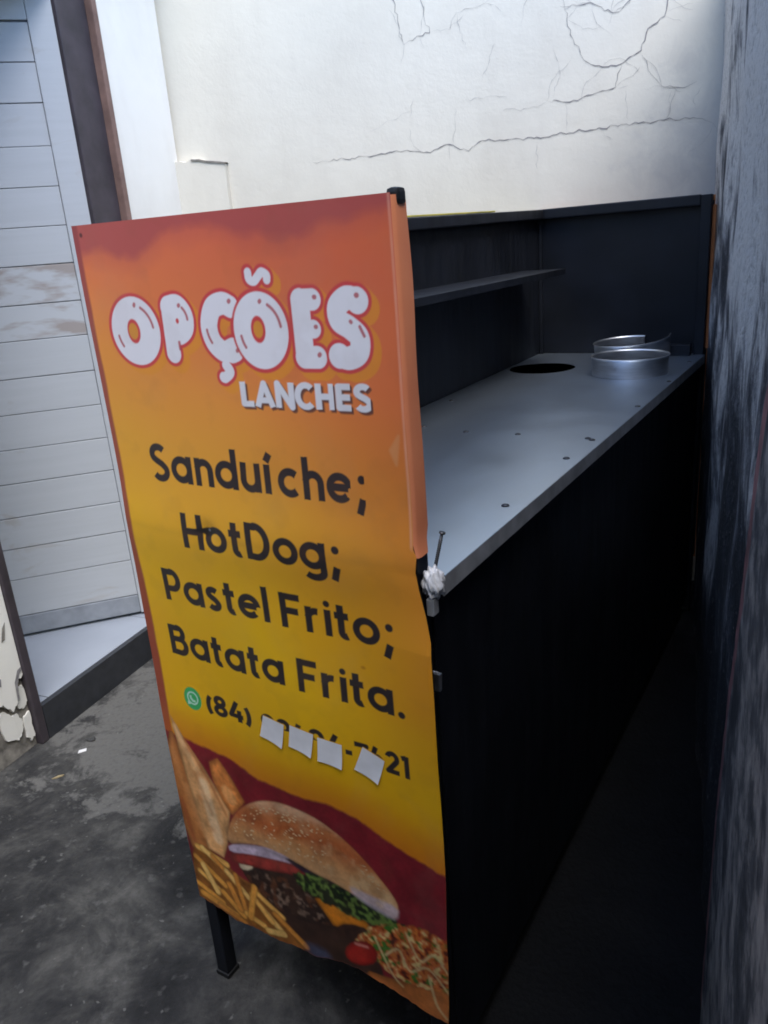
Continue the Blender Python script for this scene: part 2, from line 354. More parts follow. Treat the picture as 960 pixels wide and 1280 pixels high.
# door frame of reference: x from the leading edge (negative) to hinge (0), y away from the camera
D0, DZ0, DZ1 = -.70, .142, 2.39
bm = bmesh.new(); 
for lo, hi in (((D0 + .01, .014, DZ0 + .03), (.01, .030, DZ1 - .01)),):
    r = bmesh.ops.create_cube(bm, size=1)
    for q in r['verts']: q.co = Vector([lo[i] + (hi[i] - lo[i]) * (q.co[i] + .5) for i in range(3)])
bm.to_mesh(door.data); bm.free(); door.data.materials.append(M['door_worn'])
box('stile', (-.083, .0, DZ0), (.02, .036, DZ1), M['door'], door, .003)
box('stile', (D0, .0, DZ0), (D0 + .10, .036, DZ1), M['door'], door, .003)
box('rail', (D0 + .101, .001, 2.29), (-.084, .035, DZ1 - .001), M['door'], door, .003)
zs = [2.286, 2.169, 2.047, 1.914, 1.786, 1.658, 1.531, 1.400, 1.277, 1.145, 1.016, .887, .757, .625, .502, .376, .222]
for i in range(len(zs) - 1):
    y = .006 + random.uniform(-.0012, .0012)
    mt = M['door_patch'] if i in (6, 7) else M['door']
    box('plank', (D0 + .102, y, zs[i + 1] + .0013), (-.0845, y + .018, zs[i] - .0013), mt, door, .002, .0005)
box('rail', (D0 + .101, .003, DZ0 + .002), (-.084, .034, .220), M['door_worn'], door, .003, .001)
# door step: tiled top, dark riser
step = tag(empty('door_step', k1, math.atan2(hd.y, hd.x)), 'low doorstep with white tiled top and dark slate riser', 'step')
box('riser', (.034, -.012, 0.0), (.92, .010, .1295), M['riser'], step, .002)
box('grout_bed', (-1.2, .021, 0), (1.14, 1.6, .122), M['grout'], step, 0)
for ix in range(-2, 2):
    for iy in range(0, 3):
        x0, y0 = .085 + ix * .60, -.004 + iy * .62 if iy else .0105
        x1, y1 = .085 + (ix + 1) * .60 - .004, -.004 + (iy + 1) * .62 - .004
        if iy == 0: x0 = max(x0, .034); x1 = min(x1, .754)
        if iy == 0 and x1 <= x0 + .01: continue
        if x1 > 1.14: x1 = 1.14
        if x1 - x0 < .02: continue
        box('floor_tile', (x0, y0, .1225), (x1, y1, .1305), M['tile'], step, .0012)

# ------------------------------------------------------------------ stained wall on the right
RA = Vector((1.352, 3.165, 0)); RAZ = R(21.2)
rd = -Vector((math.sin(RAZ), math.cos(RAZ), 0))      # toward the camera
rwall = tag(empty('stained_wall', RA, math.atan2(rd.y, rd.x)), 'weathered grey wall streaked with black mould along the right edge', 'wall')
# local x toward camera, local y = right of travel (into passage is -y or +y)
RTOP = 2.42
nx, nz = 90, 60; v = []; f = []
for j in range(nz + 1):
    for i in range(nx + 1):
        x = -.02 + 2.875 * i / nx; z = RTOP * j / nz
        v.append((x, .005 * math.sin(x * 9 + z * 2) + .004 * math.sin(x * 23 - z * 3.3) + .003 * math.sin(z * 13 + x * 4), z))
for j in range(nz):
    for i in range(nx):
        a = j * (nx + 1) + i; f.append((a, a + 1, a + nx + 2, a + nx + 1))
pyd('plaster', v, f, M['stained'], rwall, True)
box('wall_core', (-.1, .03, 0), (2.86, .20, RTOP), M['plaster_rough'], rwall, .002)
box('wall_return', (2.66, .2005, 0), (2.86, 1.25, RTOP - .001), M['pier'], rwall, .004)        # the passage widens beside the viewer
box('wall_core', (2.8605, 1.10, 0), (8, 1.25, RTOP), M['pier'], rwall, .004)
EDGE = [(2.128, -.0), (2.139, .212), (2.150, .36), (2.157, .51), (2.19, .64), (2.219, .765), (2.262, .88), (2.301, .989), (2.332, 1.087), (2.351, 1.173), (2.46, 1.42), (2.62, 1.75), (2.70, 2.1), (2.78, RTOP - .003)]
def coat(name, x_in, x_out, y, mat):
    E2 = []
    for (a, b), (c, d) in zip(EDGE, EDGE[1:]):
        for k in range(5): E2.append((a + (c - a) * k / 5 + random.uniform(-.006, .006), b + (d - b) * k / 5))
    E2.append(EDGE[-1]); v = []; f = []
    for i, (x, z) in enumerate(E2):
        v += [(x + x_in, .028, z), (x + x_in, y, z), (x_out(x), y, z)]
        if i: a = 3 * i - 3; f += [(a, a + 1, a + 4, a + 3), (a + 1, a + 2, a + 5, a + 4)]
    return pyd(name, v, f, mat, rwall)
coat('red_paint_edge', 0, lambda x: min(x + .10, 2.858), -.012, M['red_edge'])
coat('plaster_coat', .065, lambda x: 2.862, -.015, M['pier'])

# wall at the end of the passage behind, and an added unseen roof that shades the camera end
endw = tag(box('end_wall', (-3.2, -4.15, 0), (2.6, -4.0, 2.75), M['wall_side'], None, .004), 'plain plaster wall closing the passage behind the viewer', 'wall')

roof = tag(empty('shade_roof', (0, 0, 0)), 'added unseen corrugated roof shading the viewer end of the passage', 'roof')
v = []; f = []
nxr = 120
for i in range(nxr + 1):
    x = -2.6 + 4.6 * i / nxr; z = 2.83 + .022 * math.sin(x * 2 * math.pi / .16)
    v += [(x, -4.3, z + .12), (x, -.30, z), (x, -4.3, z + .128), (x, -.30, z + .008)]
    if i: a = 4 * i - 4; f += [(a, a + 4, a + 5, a + 1), (a + 2, a + 3, a + 7, a + 6), (a + 1, a + 5, a + 7, a + 3)]
pyd('shade_roof_sheet', v, f, M['roof'], roof, True)
for y in (-.55, -1.8, -3.0): box('shade_roof_purlin', (-2.3, y - .03, 2.735), (1.1, y + .03, 2.80), M['frame'], roof, .003)

# ------------------------------------------------------------------ snack stall (local x across, y along, z up)
SA = R(32.05); P0 = Vector((-.4555, 1.325, 0))
stall = tag(empty('snack_stall', P0, -SA), 'snack stall with printed orange menu panel, steel counter and black inside', 'food stall')
SW, SL, SH = .60, 2.235, 1.565
CZ = 1.04

# --- printed panel: artwork painted into a fine vertex grid (millimetres: s across, z up)
GX, GZ = 500, 1120
S0, S1, Z0, Z1 = -8., 612., 190., 1572.
ss = np.linspace(0, 1, GX); zz = np.linspace(0, 1, GZ)
edL = np.interp(np.linspace(Z0, Z1, GZ), [190, 226, 367, 547, 711, 900, 1067, 1235, 1384, 1569, 1575], [0, 0, -3, 0, -4, -3, 2, 1, 2, 0, 0])
edR = np.interp(np.linspace(Z0, Z1, GZ), [190, 208, 353, 525, 741, 868, 961, 1000, 1040, 1066, 1090, 1100, 1200, 1575], [588, 592, 603, 607, 606, 608, 607, 600, 591, 587, 590, 585, 585, 583])
zb = np.interp(np.linspace(0, 600, GX), [0, 60, 108, 160, 214, 262, 312, 360, 406, 450, 491, 540, 571, 600], [224, 215, 207, 214, 211, 217, 213, 226, 230, 222, 217, 208, 204, 207])
zb = zb + np.interp(np.linspace(0, 600, GX), np.linspace(0, 600, 80), rng.uniform(-1.5, 1.5, 80))
ZG = zb[None, :] + (Z1 - 4 + np.zeros(GX) * 0 - zb)[None, :] * zz[:, None]
ZG = ZG - np.linspace(0, 6, GX)[None, :] * zz[:, None]                # top edge falls slightly to the right
eL = np.interp(ZG[:, 0], np.linspace(Z0, Z1, GZ), edL)[:, None]; eR = np.interp(ZG[:, -1], np.linspace(Z0, Z1, GZ), edR)[:, None]
XG = eL + (eR - eL) * ss[None, :]

def vnoise(x, y, seed=0):
    r = np.random.default_rng(seed); T = r.random((64, 64))
    xi, yi = np.floor(x).astype(int), np.floor(y).astype(int); fx, fy = x - xi, y - yi
    fx, fy = fx * fx * (3 - 2 * fx), fy * fy * (3 - 2 * fy)
    g_ = lambda a, b: T[a % 64, b % 64]
    return (g_(xi, yi) * (1 - fx) + g_(xi + 1, yi) * fx) * (1 - fy) + (g_(xi, yi + 1) * (1 - fx) + g_(xi + 1, yi + 1) * fx) * fy
def fbm(sc, seed=0, oc=4, sx=1, sy=1):
    o = 0; a = .5
    for i in range(oc): o = o + a * vnoise(XG / sc * sx * 2 ** i + 7.3 * i, ZG / sc * sy * 2 ** i + 3.1 * i, seed + i); a /= 2
    return o / (1 - .5 ** oc)
lin = lambda c: np.array(srgb(*c)[:3])
IMG = np.zeros((GZ, GX, 3))
def comp(mask, col):
    global IMG
    col = np.asarray(col); IMG = IMG * (1 - mask[..., None]) + (col if col.ndim == 3 else col[None, None, :]) * mask[..., None]
AA = .9
def cover(d, aa=AA): return np.clip(.5 - d / (2 * aa), 0, 1)
def sd_poly(pts, x=None, z=None):
    x = XG if x is None else x; z = ZG if z is None else z
    d = np.full(x.shape, 1e9); ins = np.zeros(x.shape, bool); q = len(pts)
    for i in range(q):
        (ax, az), (bx, bz) = pts[i], pts[(i + 1) % q]; ex_, ez_ = bx - ax, bz - az; l2 = ex_ * ex_ + ez_ * ez_ + 1e-9
        t = np.clip(((x - ax) * ex_ + (z - az) * ez_) / l2, 0, 1)
        d = np.minimum(d, (x - ax - t * ex_) ** 2 + (z - az - t * ez_) ** 2)
        c = ((az > z) != (bz > z)) & (x < (bx - ax) * (z - az) / ((bz - az) if abs(bz - az) > 1e-9 else 1e-9) + ax); ins ^= c
    return np.where(ins, -np.sqrt(d), np.sqrt(d))
def sd_line(pts, x, z, flat=0.0):
    d = np.full(x.shape, 1e9)
    for (ax, az), (bx, bz) in zip(pts, pts[1:]):
        ex_, ez_ = bx - ax, bz - az; t = np.clip(((x - ax) * ex_ + (z - az) * ez_) / (ex_ * ex_ + ez_ * ez_ + 1e-9), 0, 1)
        d = np.minimum(d, (x - ax - t * ex_) ** 2 + (z - az - t * ez_) ** 2)
    d = np.sqrt(d) - flat
    if math.hypot(pts[0][0] - pts[-1][0], pts[0][1] - pts[-1][1]) < 1e-4: return d
    for E, Pv in ((pts[0], pts[1]), (pts[-1], pts[-2])):
        tx, tz = E[0] - Pv[0], E[1] - Pv[1]; q = math.hypot(tx, tz) or 1
        o = ((x - E[0]) * tx + (z - E[1]) * tz) / q; near = (x - E[0]) ** 2 + (z - E[1]) ** 2 < (2.2 * flat) ** 2
        d = np.where(near & (o > 0) & (np.abs((x - E[0]) * tz - (z - E[1]) * tx) / q < flat * 1.05), np.maximum(d, o), d)
    return d
def win(x0, x1, z0, z1):
    r = np.where((ZG[:, 0] >= z0 - 40) & (ZG[:, 0] <= z1 + 40))[0]; c = np.where((XG[GZ // 2] >= x0 - 8) & (XG[GZ // 2] <= x1 + 8))[0]
    return slice(r[0], r[-1] + 1), slice(c[0], c[-1] + 1)
def compw(sl, mask, col):
    sub = IMG[sl]; IMG[sl] = sub * (1 - mask[..., None]) + np.asarray(col) * mask[..., None]
def smoothpoly(pts, it=2):
    for _ in range(it):
        o = []
        for i in range(len(pts)):
            a, b = pts[i], pts[(i + 1) % len(pts)]
            o += [(a[0] * .75 + b[0] * .25, a[1] * .75 + b[1] * .25), (a[0] * .25 + b[0] * .75, a[1] * .25 + b[1] * .75)]
        pts = o
    return pts

# ground colours: red-orange above, yellow below, brick cloud border
t = ZG / 1000 - .10 * (XG / 600 - .5) * 2 * np.clip((ZG - 600) / 300, 0, 1) * -1
keys = [.2, .55, .70, .85, 1.0, 1.15, 1.28, 1.40, 1.55]
cols = np.array([lin(c) for c in [(196, 98, 14), (216, 136, 14), (228, 174, 8), (232, 184, 10), (230, 176, 20), (230, 166, 40), (230, 148, 50), (226, 118, 58), (220, 96, 64)]])
IMG = np.stack([np.interp(t, keys, cols[:, i]) for i in range(3)], -1)
warm = np.clip((XG - 330 + 60 * (fbm(160, 5) - .5)) / 260, 0, 1) * np.clip((ZG - 640) / 200, 0, 1)
comp(.42 * warm, lin((208, 92, 36)))
comp(.22 * fbm(130, 9) * np.clip((ZG - 700) / 100, 0, 1), lin((220, 120, 40)))
cl = ZG - (1530 + 22 * (fbm(70, 21) - .5) * 2 - 12 * np.sin(XG / 60) - np.clip((XG - 300) / 12, 0, 30) * -1)
comp(.75 * np.clip(cl / 16 + .5, 0, 1), lin((150, 52, 66)))
comp(.55 * np.clip((cl + 34) / 40, 0, 1), lin((176, 70, 66)))
lw = 15 + 4 * (fbm(60, 33) - .5) + np.clip((1000 - ZG) / 100, -2, 2)
comp(.9 * np.clip((lw - XG) / 5 + .5, 0, 1) * np.clip((ZG - 560) / 60, 0, 1), lin((140, 42, 48)))

comp(.08 * np.clip((ZG - 950) / 400, 0, 1), lin((206, 156, 140)))
# --- lettering: strokes in cap-height units
def arc(cx, cy, rx, ry, a0, a1, n=16): return [(cx + rx * math.cos(R(a0 + (a1 - a0) * i / n)), cy + ry * math.sin(R(a0 + (a1 - a0) * i / n))) for i in range(n + 1)]
h = .097; X = .73                      # half stroke, x-height
rb = (X - 2 * h) / 2; mb = X / 2       # bowl radius (to centreline), bowl mid height
def bowl(cx): return arc(cx, mb, rb + .01, rb, 0, 360, 28)
G = {
 'S': (.66, [arc(.33, .735, .225, .19, 35, 230, 14)[:-1] + [(.24, .56), (.42, .47)] + arc(.34, .265, .235, .19, 55, -150, 16)[1:]], []),
 'a': (.68, [bowl(.33), [(.605, 0), (.605, X)]], []),
 'n': (.60, [[(h, 0), (h, X)], arc(.30, .405, .225, .22, 170, 0, 12) + [(.525, 0)]], []),
 'd': (.68, [bowl(.33), [(.605, 0), (.605, 1.03)]], []),
 'u': (.60, [[(h, X)] + arc(.30, .295, .225, .22, 180, 350, 12), [(.525, 0), (.525, X)]], []),
 'í': (.20, [[(.1, 0), (.1, X)], [(.09, .80), (.21, 1.0)]], []),
 'i': (.16, [[(h, 0), (h, X)]], [(h, .90, .092)]),
 'c': (.60, [arc(.33, mb, rb + .01, rb, 48, 312, 22)], []),
 'h': (.60, [[(h, 0), (h, 1.03)], arc(.30, .405, .225, .22, 170, 0, 12) + [(.525, 0)]], []),
 'e': (.66, [[(.09, .375), (.57, .375)], arc(.33, mb, rb + .01, rb, 0, 318, 24)], []),
 ';': (.26, [[(.18, .14), (.07, -.22)]], [(.17, .60, .105)]),
 'H': (.70, [[(h, 0), (h, 1)], [(.625, 0), (.625, 1)], [(h, .5), (.625, .5)]], []),
 'o': (.66, [bowl(.33)], []),
 't': (.40, [[(.17, .93), (.17, .22)] + arc(.28, .19, .11, .115, 180, 300, 8), [(0, X - h), (.38, X - h)]], []),
 'D': (.74, [[(h, 0), (h, 1)], [(h, 1 - h), (.30, 1 - h)] + arc(.30, .5, .36, .425, 90, -90, 18) + [(h, h)]], []),
 'g': (.68, [bowl(.33), [(.605, X), (.605, .0)] + arc(.335, -.05, .27, .17, 5, -145, 14)], []),
 'P': (.66, [[(h, 0), (h, 1)], [(h, 1 - h), (.34, 1 - h)] + arc(.34, .655, .24, .27, 90, -90, 14) + [(h, .385)]], []),
 's': (.50, [arc(.25, .515, .155, .115, 35, 235, 10)[:-1] + [(.20, .39), (.30, .335)] + arc(.25, .185, .165, .115, 50, -150, 12)[1:]], []),
 'l': (.15, [[(h, 0), (h, 1.03)]], []),
 'F': (.60, [[(h, 0), (h, 1)], [(h, 1 - h), (.60, 1 - h)], [(h, .50), (.53, .50)]], []),
 'r': (.42, [[(h, 0), (h, X)], arc(.32, .38, .245, .245, 170, 78, 8)], []),
 'B': (.68, [[(h, 0), (h, 1)], [(h, 1 - h), (.36, 1 - h)] + arc(.36, .73, .185, .195, 90, -90, 12) + [(h, .535)], [(h, .535), (.38, .535)] + arc(.38, .305, .22, .23, 90, -90, 12) + [(h, h)]], []),
 '.': (.20, [], [(.10, .09, .10)]),
 '(': (.26, [arc(.42, .42, .33, .56, 128, 232, 12)], []), ')': (.26, [arc(-.16, .42, .33, .56, 52, -52, 12)], []),
 '8': (.62, [arc(.31, .735, .20, .19, 0, 360, 20), arc(.31, .275, .235, .20, 0, 360, 20)], []),
 '4': (.68, [[(.42, 1), (.08, .29), (.68, .29)], [(.50, .60), (.50, 0)]], []),
 '9': (.64, [arc(.32, .67, .235, .255, 0, 360, 22), [(.55, .62), (.50, .45), (.33, 0)]], []),
 '6': (.64, [arc(.32, .33, .235, .255, 0, 360, 22), [(.09, .38), (.14, .55), (.31, 1)]], []),
 '7': (.58, [[(.02, 1 - h), (.56, 1 - h), (.22, 0)]], []),
 '2': (.60, [arc(.29, .70, .215, .225, 165, -28, 14) + [(.08, h), (.58, h)]], []),
 '1': (.36, [[(.02, .86), (.24, .93)], [(.24, 1), (.24, 0)]], []), '-': (.36, [[(.04, .40), (.34, .40)]], []),
 'L': (.54, [[(h, 1), (h, h), (.54, h)]], []), 'A': (.78, [[(.06, 0), (.39, .95), (.72, 0)], [(.18, .27), (.60, .27)]], []),
 'N': (.74, [[(h, 0), (h, .97), (.66, .03), (.66, 1)]], []), 'C': (.72, [arc(.41, .5, .335, .425, 48, 312, 22)], []),
 'E': (.58, [[(.58, 1 - h), (h, 1 - h), (h, h), (.58, h)], [(h, .5), (.52, .5)]], []),
}
def text(s, x0, x1, zb_, cap, col, fat=0.0, dx=0, dz=0, alpha=.98, gap=.13, sp=.30, clip=None):
    adv = 0; pos = []
    for ch in s:
        if ch == ' ': adv += sp; continue
        pos.append((ch, adv)); adv += G[ch][0] + gap
    adv -= gap; k = (x1 - x0) / adv                # horizontal scale
    for ch, a in pos:
        ox = x0 + a * k + dx; w = G[ch][0] * k
        sl = win(ox - 6, ox + w + 10, zb_ - .3 * cap, zb_ + 1.15 * cap)
        x, z = (XG[sl] - ox) / k, (ZG[sl] - zb_ - dz) / cap
        d = np.full(x.shape, 1e9)
        for p in G[ch][1]: d = np.minimum(d, sd_line(p, x, z, h + fat))
        for cx, cz, r_ in G[ch][2]: d = np.minimum(d, np.hypot(x - cx, z - cz) - r_ - fat)
        mk = cover(d * cap) * alpha
        if clip is not None: mk = mk * clip(XG[sl], ZG[sl])
        compw(sl, mk, lin(col) if isinstance(col, tuple) else col)
INK = (27, 28, 38)
text('Sanduí', 87, 345, 1158, 63, INK); text('che;', 361, 513, 1156, 63, INK)
text('HotDog;', 141, 459, 1045, 62, INK)
text('Pastel', 67, 304, 933, 62, INK); text('Frito;', 330, 540, 931, 62, INK)
text('Batata', 54, 321, 820, 61, INK); text('Frita.', 350, 552, 817, 61, INK)
STK = [[(262, 746), (308, 740), (298, 690), (249, 701)], [(321, 744), (370, 739), (361, 691), (314, 700)], [(378, 736), (426, 734), (423, 686), (374, 689)], [(466, 741), (506, 726), (491, 678), (447, 694)]]
def notunder(x, z):                                   # only what shows around the paper squares is printed
    o = np.ones(x.shape)
    for q in STK: o = o * (1 - cover(sd_poly(q, x, z)))
    return o * np.where((x > 245) & (x < 428) & (z < 728), 0, 1) * np.where((x > 470) & (x < 505) & (z < 726), 0, 1)
text('(84)', 122, 230, 712, 41, INK, .015); text('99694', 256, 427, 708, 41, INK, .015, clip=notunder, gap=.10); text('-7621', 430, 552, 706, 41, INK, .015, clip=notunder, gap=.10)
# messenger badge: green disc, white speech ring with handset
sl = win(60, 115, 700, 760); x, z = XG[sl] - 87, ZG[sl] - 731
compw(sl, cover(np.hypot(x / .90, z) - 24) * .95, lin((24, 168, 96)))
dr = np.abs(np.hypot(x, z - 1) - 12.5) - 1.6; tail = sd_poly([(-13, -6), (-14.5, -15), (-5, -12)], x, z)
compw(sl, cover(np.minimum(dr, tail)) * .8, lin((200, 232, 214)))
compw(sl, cover(sd_line([(-5, 6), (-4.5, 0), (0, -4.5), (6, -5)], x, z, 2.4)) * .75, lin((200, 232, 214)))

# --- bubble lettering
def ell(cx, cz, rx, rz, x, z): return (np.hypot((x - cx) / rx, (z - cz) / rz) - 1) * min(rx, rz)
sl = win(35, 575, 1310, 1510); x, z = XG[sl], ZG[sl]
def stroke(pts, r_): return sd_line(pts, x, z, 0) - r_
def U(*a):
    o = a[0]
    for b in a[1:]: o = np.minimum(o, b)
    return o
def cat(pts, n=10):
    P_ = [pts[0]] + list(pts) + [pts[-1]]; o = []
    for a, b, c, d in zip(P_, P_[1:], P_[2:], P_[3:]):
        for i in range(n):
            t_ = i / n; o.append(tuple(.5 * (2 * b[k] + (c[k] - a[k]) * t_ + (2 * a[k] - 5 * b[k] + 4 * c[k] - d[k]) * t_ ** 2 + (3 * b[k] - a[k] - 3 * c[k] + d[k]) * t_ ** 3) for k in (0, 1)))
    return o + [pts[-1]]
O1 = np.maximum(ell(106, 1404, 53, 53, x, z), -ell(102, 1404, 14, 19, x, z))
Pp = U(stroke([(184, 1439), (181, 1369)], 14.5), stroke(cat([(186, 1438), (203, 1439), (214, 1426), (212, 1409), (199, 1400), (187, 1401)]), 17.5))
Pp = np.maximum(Pp, -ell(199, 1418, 3.2, 4, x, z))
Cc = U(stroke(cat([(306, 1436), (292, 1441), (272, 1434), (261, 1410), (266, 1386), (284, 1372), (302, 1376)]), 16), stroke([(298, 1372), (304, 1374)], 17), stroke(cat([(284, 1352), (290, 1342), (280, 1334), (276, 1334)]), 8))
O2 = np.maximum(ell(357, 1401, 49, 54, x, z), -ell(353, 1403, 13, 19, x, z))
Ti = stroke(cat([(347, 1481), (348, 1472), (356, 1469), (364, 1475), (371, 1480), (379, 1476), (379, 1470)]), 6.3)
Ee = U(stroke([(431, 1441), (431, 1364)], 15.5), stroke([(430, 1441), (451, 1441)], 14.5), stroke([(430, 1402), (449, 1402)], 12.5), stroke([(430, 1364), (452, 1364)], 15.5))
Ss = U(stroke(cat([(522, 1438), (506, 1441), (491, 1430), (492, 1413), (508, 1403), (522, 1390), (520, 1371), (504, 1363), (488, 1366)]), 15.5), stroke([(522, 1438), (523, 1437)], 17), stroke([(488, 1366), (489, 1366)], 17))
allb = U(O1, Pp, Cc, O2, Ti, Ee, Ss)
fill = U(ell(106, 1404, 54, 53, x, z), Pp, Cc, ell(357, 1401, 50, 54, x, z), Ti, Ee, Ss)
shift = U(*[np.roll(np.roll(fill, -int(k * .9), 0), int(k), 1) for k in (3, 6, 9)])
compw(sl, cover(shift - 6, 1.5) * .7, lin((226, 146, 40)))
holes = np.minimum(ell(101, 1404, 15, 19, x, z), ell(353, 1403, 13.5, 19, x, z))
compw(sl, cover(fill - 5.4, 1.2) * .95, lin((206, 66, 70)))
for L_ in (O1, Pp, Ee, Ss, Cc, O2, Ti):
    compw(sl, cover(L_ - 3.8, 1.0) * .95, lin((204, 66, 70))); compw(sl, cover(L_) * .98, lin((228, 228, 234)))
compw(sl, cover(holes + 5.0, 1.0), lin((214, 142, 52)))
hi = U(stroke(arc(106, 1404, 40, 40, 8, 62, 8), 2.3), stroke(arc(106, 1404, 40, 40, 190, 215, 4), 2.3), stroke([(112, 1443), (113, 1445)], 3),
       stroke(arc(198, 1420, 22, 22, 0, 50, 6), 2.2), stroke([(206, 1440), (207, 1441)], 3), stroke([(196, 1386), (196, 1376)], 2.6),
       stroke(arc(357, 1401, 37, 40, 8, 62, 8), 2.3), stroke(arc(357, 1401, 37, 40, 190, 215, 4), 2.3), stroke([(361, 1441), (362, 1442)], 3),
       stroke(arc(292, 1407, 36, 38, 185, 215, 5), 2.2), stroke([(305, 1443), (306, 1444)], 3.2), stroke([(309, 1373), (310, 1374)], 3),
       stroke([(455, 1444), (456, 1444)], 3.2), stroke([(453, 1405), (454, 1405)], 3), stroke([(455, 1367), (456, 1368)], 3.2),
       stroke([(522, 1444), (523, 1444)], 3.4), stroke([(510, 1411), (511, 1410)], 2.6), stroke([(524, 1404), (530, 1392)], 2.3))
compw(sl, cover(hi) * .85, lin((176, 60, 70)))
for k, c in ((4, (84, 52, 50)), (2.5, (84, 52, 50))): text('LANCHES', 306, 535, 1292, 36, c, .03, k, -k, .75, .10)
text('LANCHES', 306, 535, 1292, 36, (222, 222, 228), .025, 0, 0, .97, .10)

# --- food picture at the foot of the panel
def paint(pts, col, var=.25, sc=14, seed=1, soft=AA, rnd=1, alpha=1, sx=1, sy=1, edge=None):
    d = sd_poly(smoothpoly(pts, rnd) if rnd else pts); k = fbm(sc, seed, 4, sx, sy)[..., None]
    c = lin(col)[None, None, :] * (1 - var + 2 * var * k)
    if edge is not None: c = c * (1 - np.clip(1 + d / edge, 0, 1)[..., None] * .55)      # printed outline tone
    comp(cover(d, soft) * alpha, c); return d
crim = [(-10, 640), (46, 633), (100, 629), (160, 620), (223, 594), (303, 590), (387, 597), (443, 588), (497, 565), (536, 552), (620, 541), (620, 150), (-10, 150)]
dc = sd_poly(crim) + 9 * (fbm(22, 41) - .5)
comp(.55 * np.clip(1 - (dc) / 75, 0, 1), lin((196, 100, 16)))
comp(cover(dc, 3), lin((122, 26, 34))[None, None, :] * (.8 + .4 * fbm(80, 3)[..., None]))
paint([(14, 655), (30, 600), (72, 440), (92, 374), (40, 365), (-4, 350), (-6, 600)], (188, 116, 58), .45, 30, 50, 1.2, 1, 1, 1, .4, 10)
paint([(18, 680), (46, 636), (92, 575), (138, 494), (116, 408), (98, 366), (56, 372), (44, 470), (28, 600)], (224, 164, 104), .6, 22, 150, 1.2, 0, 1, 1, .5, 7)
for a, b, c, w_ in (((26, 655), (84, 530), (236, 190, 136), 6), ((78, 540), (92, 410), (240, 206, 162), 13), ((8, 600), (40, 420), (206, 136, 76), 7), ((30, 520), (56, 400), (214, 150, 92), 6), ((6, 480), (18, 380), (168, 82, 42), 6), ((60, 560), (88, 470), (196, 128, 70), 3)):
    comp(.65 * cover(sd_line([a, b], XG, ZG, 0) - w_, 4), lin(c))
comp(.7 * cover(sd_line([(46, 632), (96, 552), (126, 480)], XG, ZG, 0) - 3, 3), lin((176, 96, 44)))
for a, b in (((52, 610), (70, 590)), ((70, 560), (92, 540)), ((62, 500), (88, 470)), ((80, 430), (104, 420))): comp(.45 * cover(np.hypot(XG - a[0], ZG - a[1]) - 7, 5), lin((192, 112, 56)))
paint([(104, 598), (128, 614), (154, 579), (180, 530), (142, 486), (121, 516), (105, 563)], (222, 134, 64), .5, 12, 51, 1, 0, 1, 1, 1, 12)
paint([(120, 545), (140, 560), (165, 525), (142, 505)], (232, 158, 90), .4, 12, 52, 2, 1)
paint([(168, 320), (254, 320), (353, 320), (416, 330), (470, 240), (440, 200), (300, 190), (232, 240)], (60, 38, 28), .5, 30, 53, 2)
paint([(120, 395), (137, 366), (198, 387), (281, 395), (420, 400), (500, 380), (440, 340), (357, 300), (270, 288), (205, 288), (161, 324)], (48, 30, 22), .6, 12, 54, 1.2)
patd = fbm(9, 55); comp(cover(sd_poly([(165, 345), (200, 372), (281, 372), (330, 350), (340, 310), (270, 300), (215, 300)]), 4) * np.clip((patd - .56) * 9, 0, 1), lin((120, 96, 80)))
comp(cover(sd_poly([(150, 352), (200, 378), (290, 380), (330, 356), (346, 310), (270, 296), (205, 292), (168, 322)]), 4) * np.clip((fbm(16, 56) - .58) * 9, 0, 1) * .8, lin((96, 54, 30)))
paint([(137, 375), (185, 388), (165, 362), (140, 356)], (206, 184, 150), .3, 14, 80, 1.5)
paint([(312, 366), (360, 371), (405, 359), (443, 360), (433, 335), (390, 334), (360, 306), (341, 333)], (218, 128, 26), .35, 25, 57, 1.1, 1, 1, 1, 1, 9)
paint([(357, 306), (388, 334), (442, 346), (412, 306), (370, 288)], (58, 34, 24), .6, 9, 58)
paint([(117, 388), (166, 405), (237, 417), (296, 422), (293, 402), (233, 385), (161, 373), (119, 365)], (150, 48, 40), .5, 14, 59, 1, 1, 1, 1, 1, 8)
paint([(116, 407), (169, 428), (232, 440), (289, 439), (296, 424), (237, 416), (166, 404), (118, 389)], (196, 176, 192), .35, 12, 60, 1.1)
paint([(250, 432), (330, 432), (420, 420), (505, 402), (502, 385), (440, 392), (360, 402), (290, 412)], (44, 26, 44), .4, 14, 61, 2)
ld = sd_poly([(276, 398), (320, 420), (366, 416), (411, 410), (469, 400), (520, 396), (508, 368), (450, 360), (390, 356), (328, 361), (281, 375)]) + 14 * (fbm(11, 62) - .5)
k = fbm(8, 63)[..., None]; comp(cover(ld, 1.2), lin((18, 34, 14)) * (1 - np.clip((k - .47) * 6, 0, 1)) + lin((104, 128, 56)) * np.clip((k - .47) * 6, 0, 1))
bun = smoothpoly([(115, 409), (128, 460), (162, 510), (206, 541), (250, 557), (298, 560), (352, 555), (395, 537), (436, 511), (475, 475), (501, 448), (510, 429), (502, 398), (483, 401), (447, 408), (404, 413), (366, 420), (327, 420), (288, 428), (248, 436), (197, 437), (151, 423)], 2)
bd = sd_poly(bun); tone = np.clip((ZG - 425 - .06 * (XG - 115)) / 110, 0, 1) + .35 * (fbm(34, 64) - .5)
bc = np.stack([np.interp(tone, [0, .25, .55, .8, 1], np.array([lin(c) for c in [(196, 146, 96), (200, 138, 82), (178, 92, 44), (186, 112, 64), (206, 158, 118)]])[:, i]) for i in range(3)], -1)
comp(cover(bd, 1.2), bc)
rs = np.random.default_rng(5)
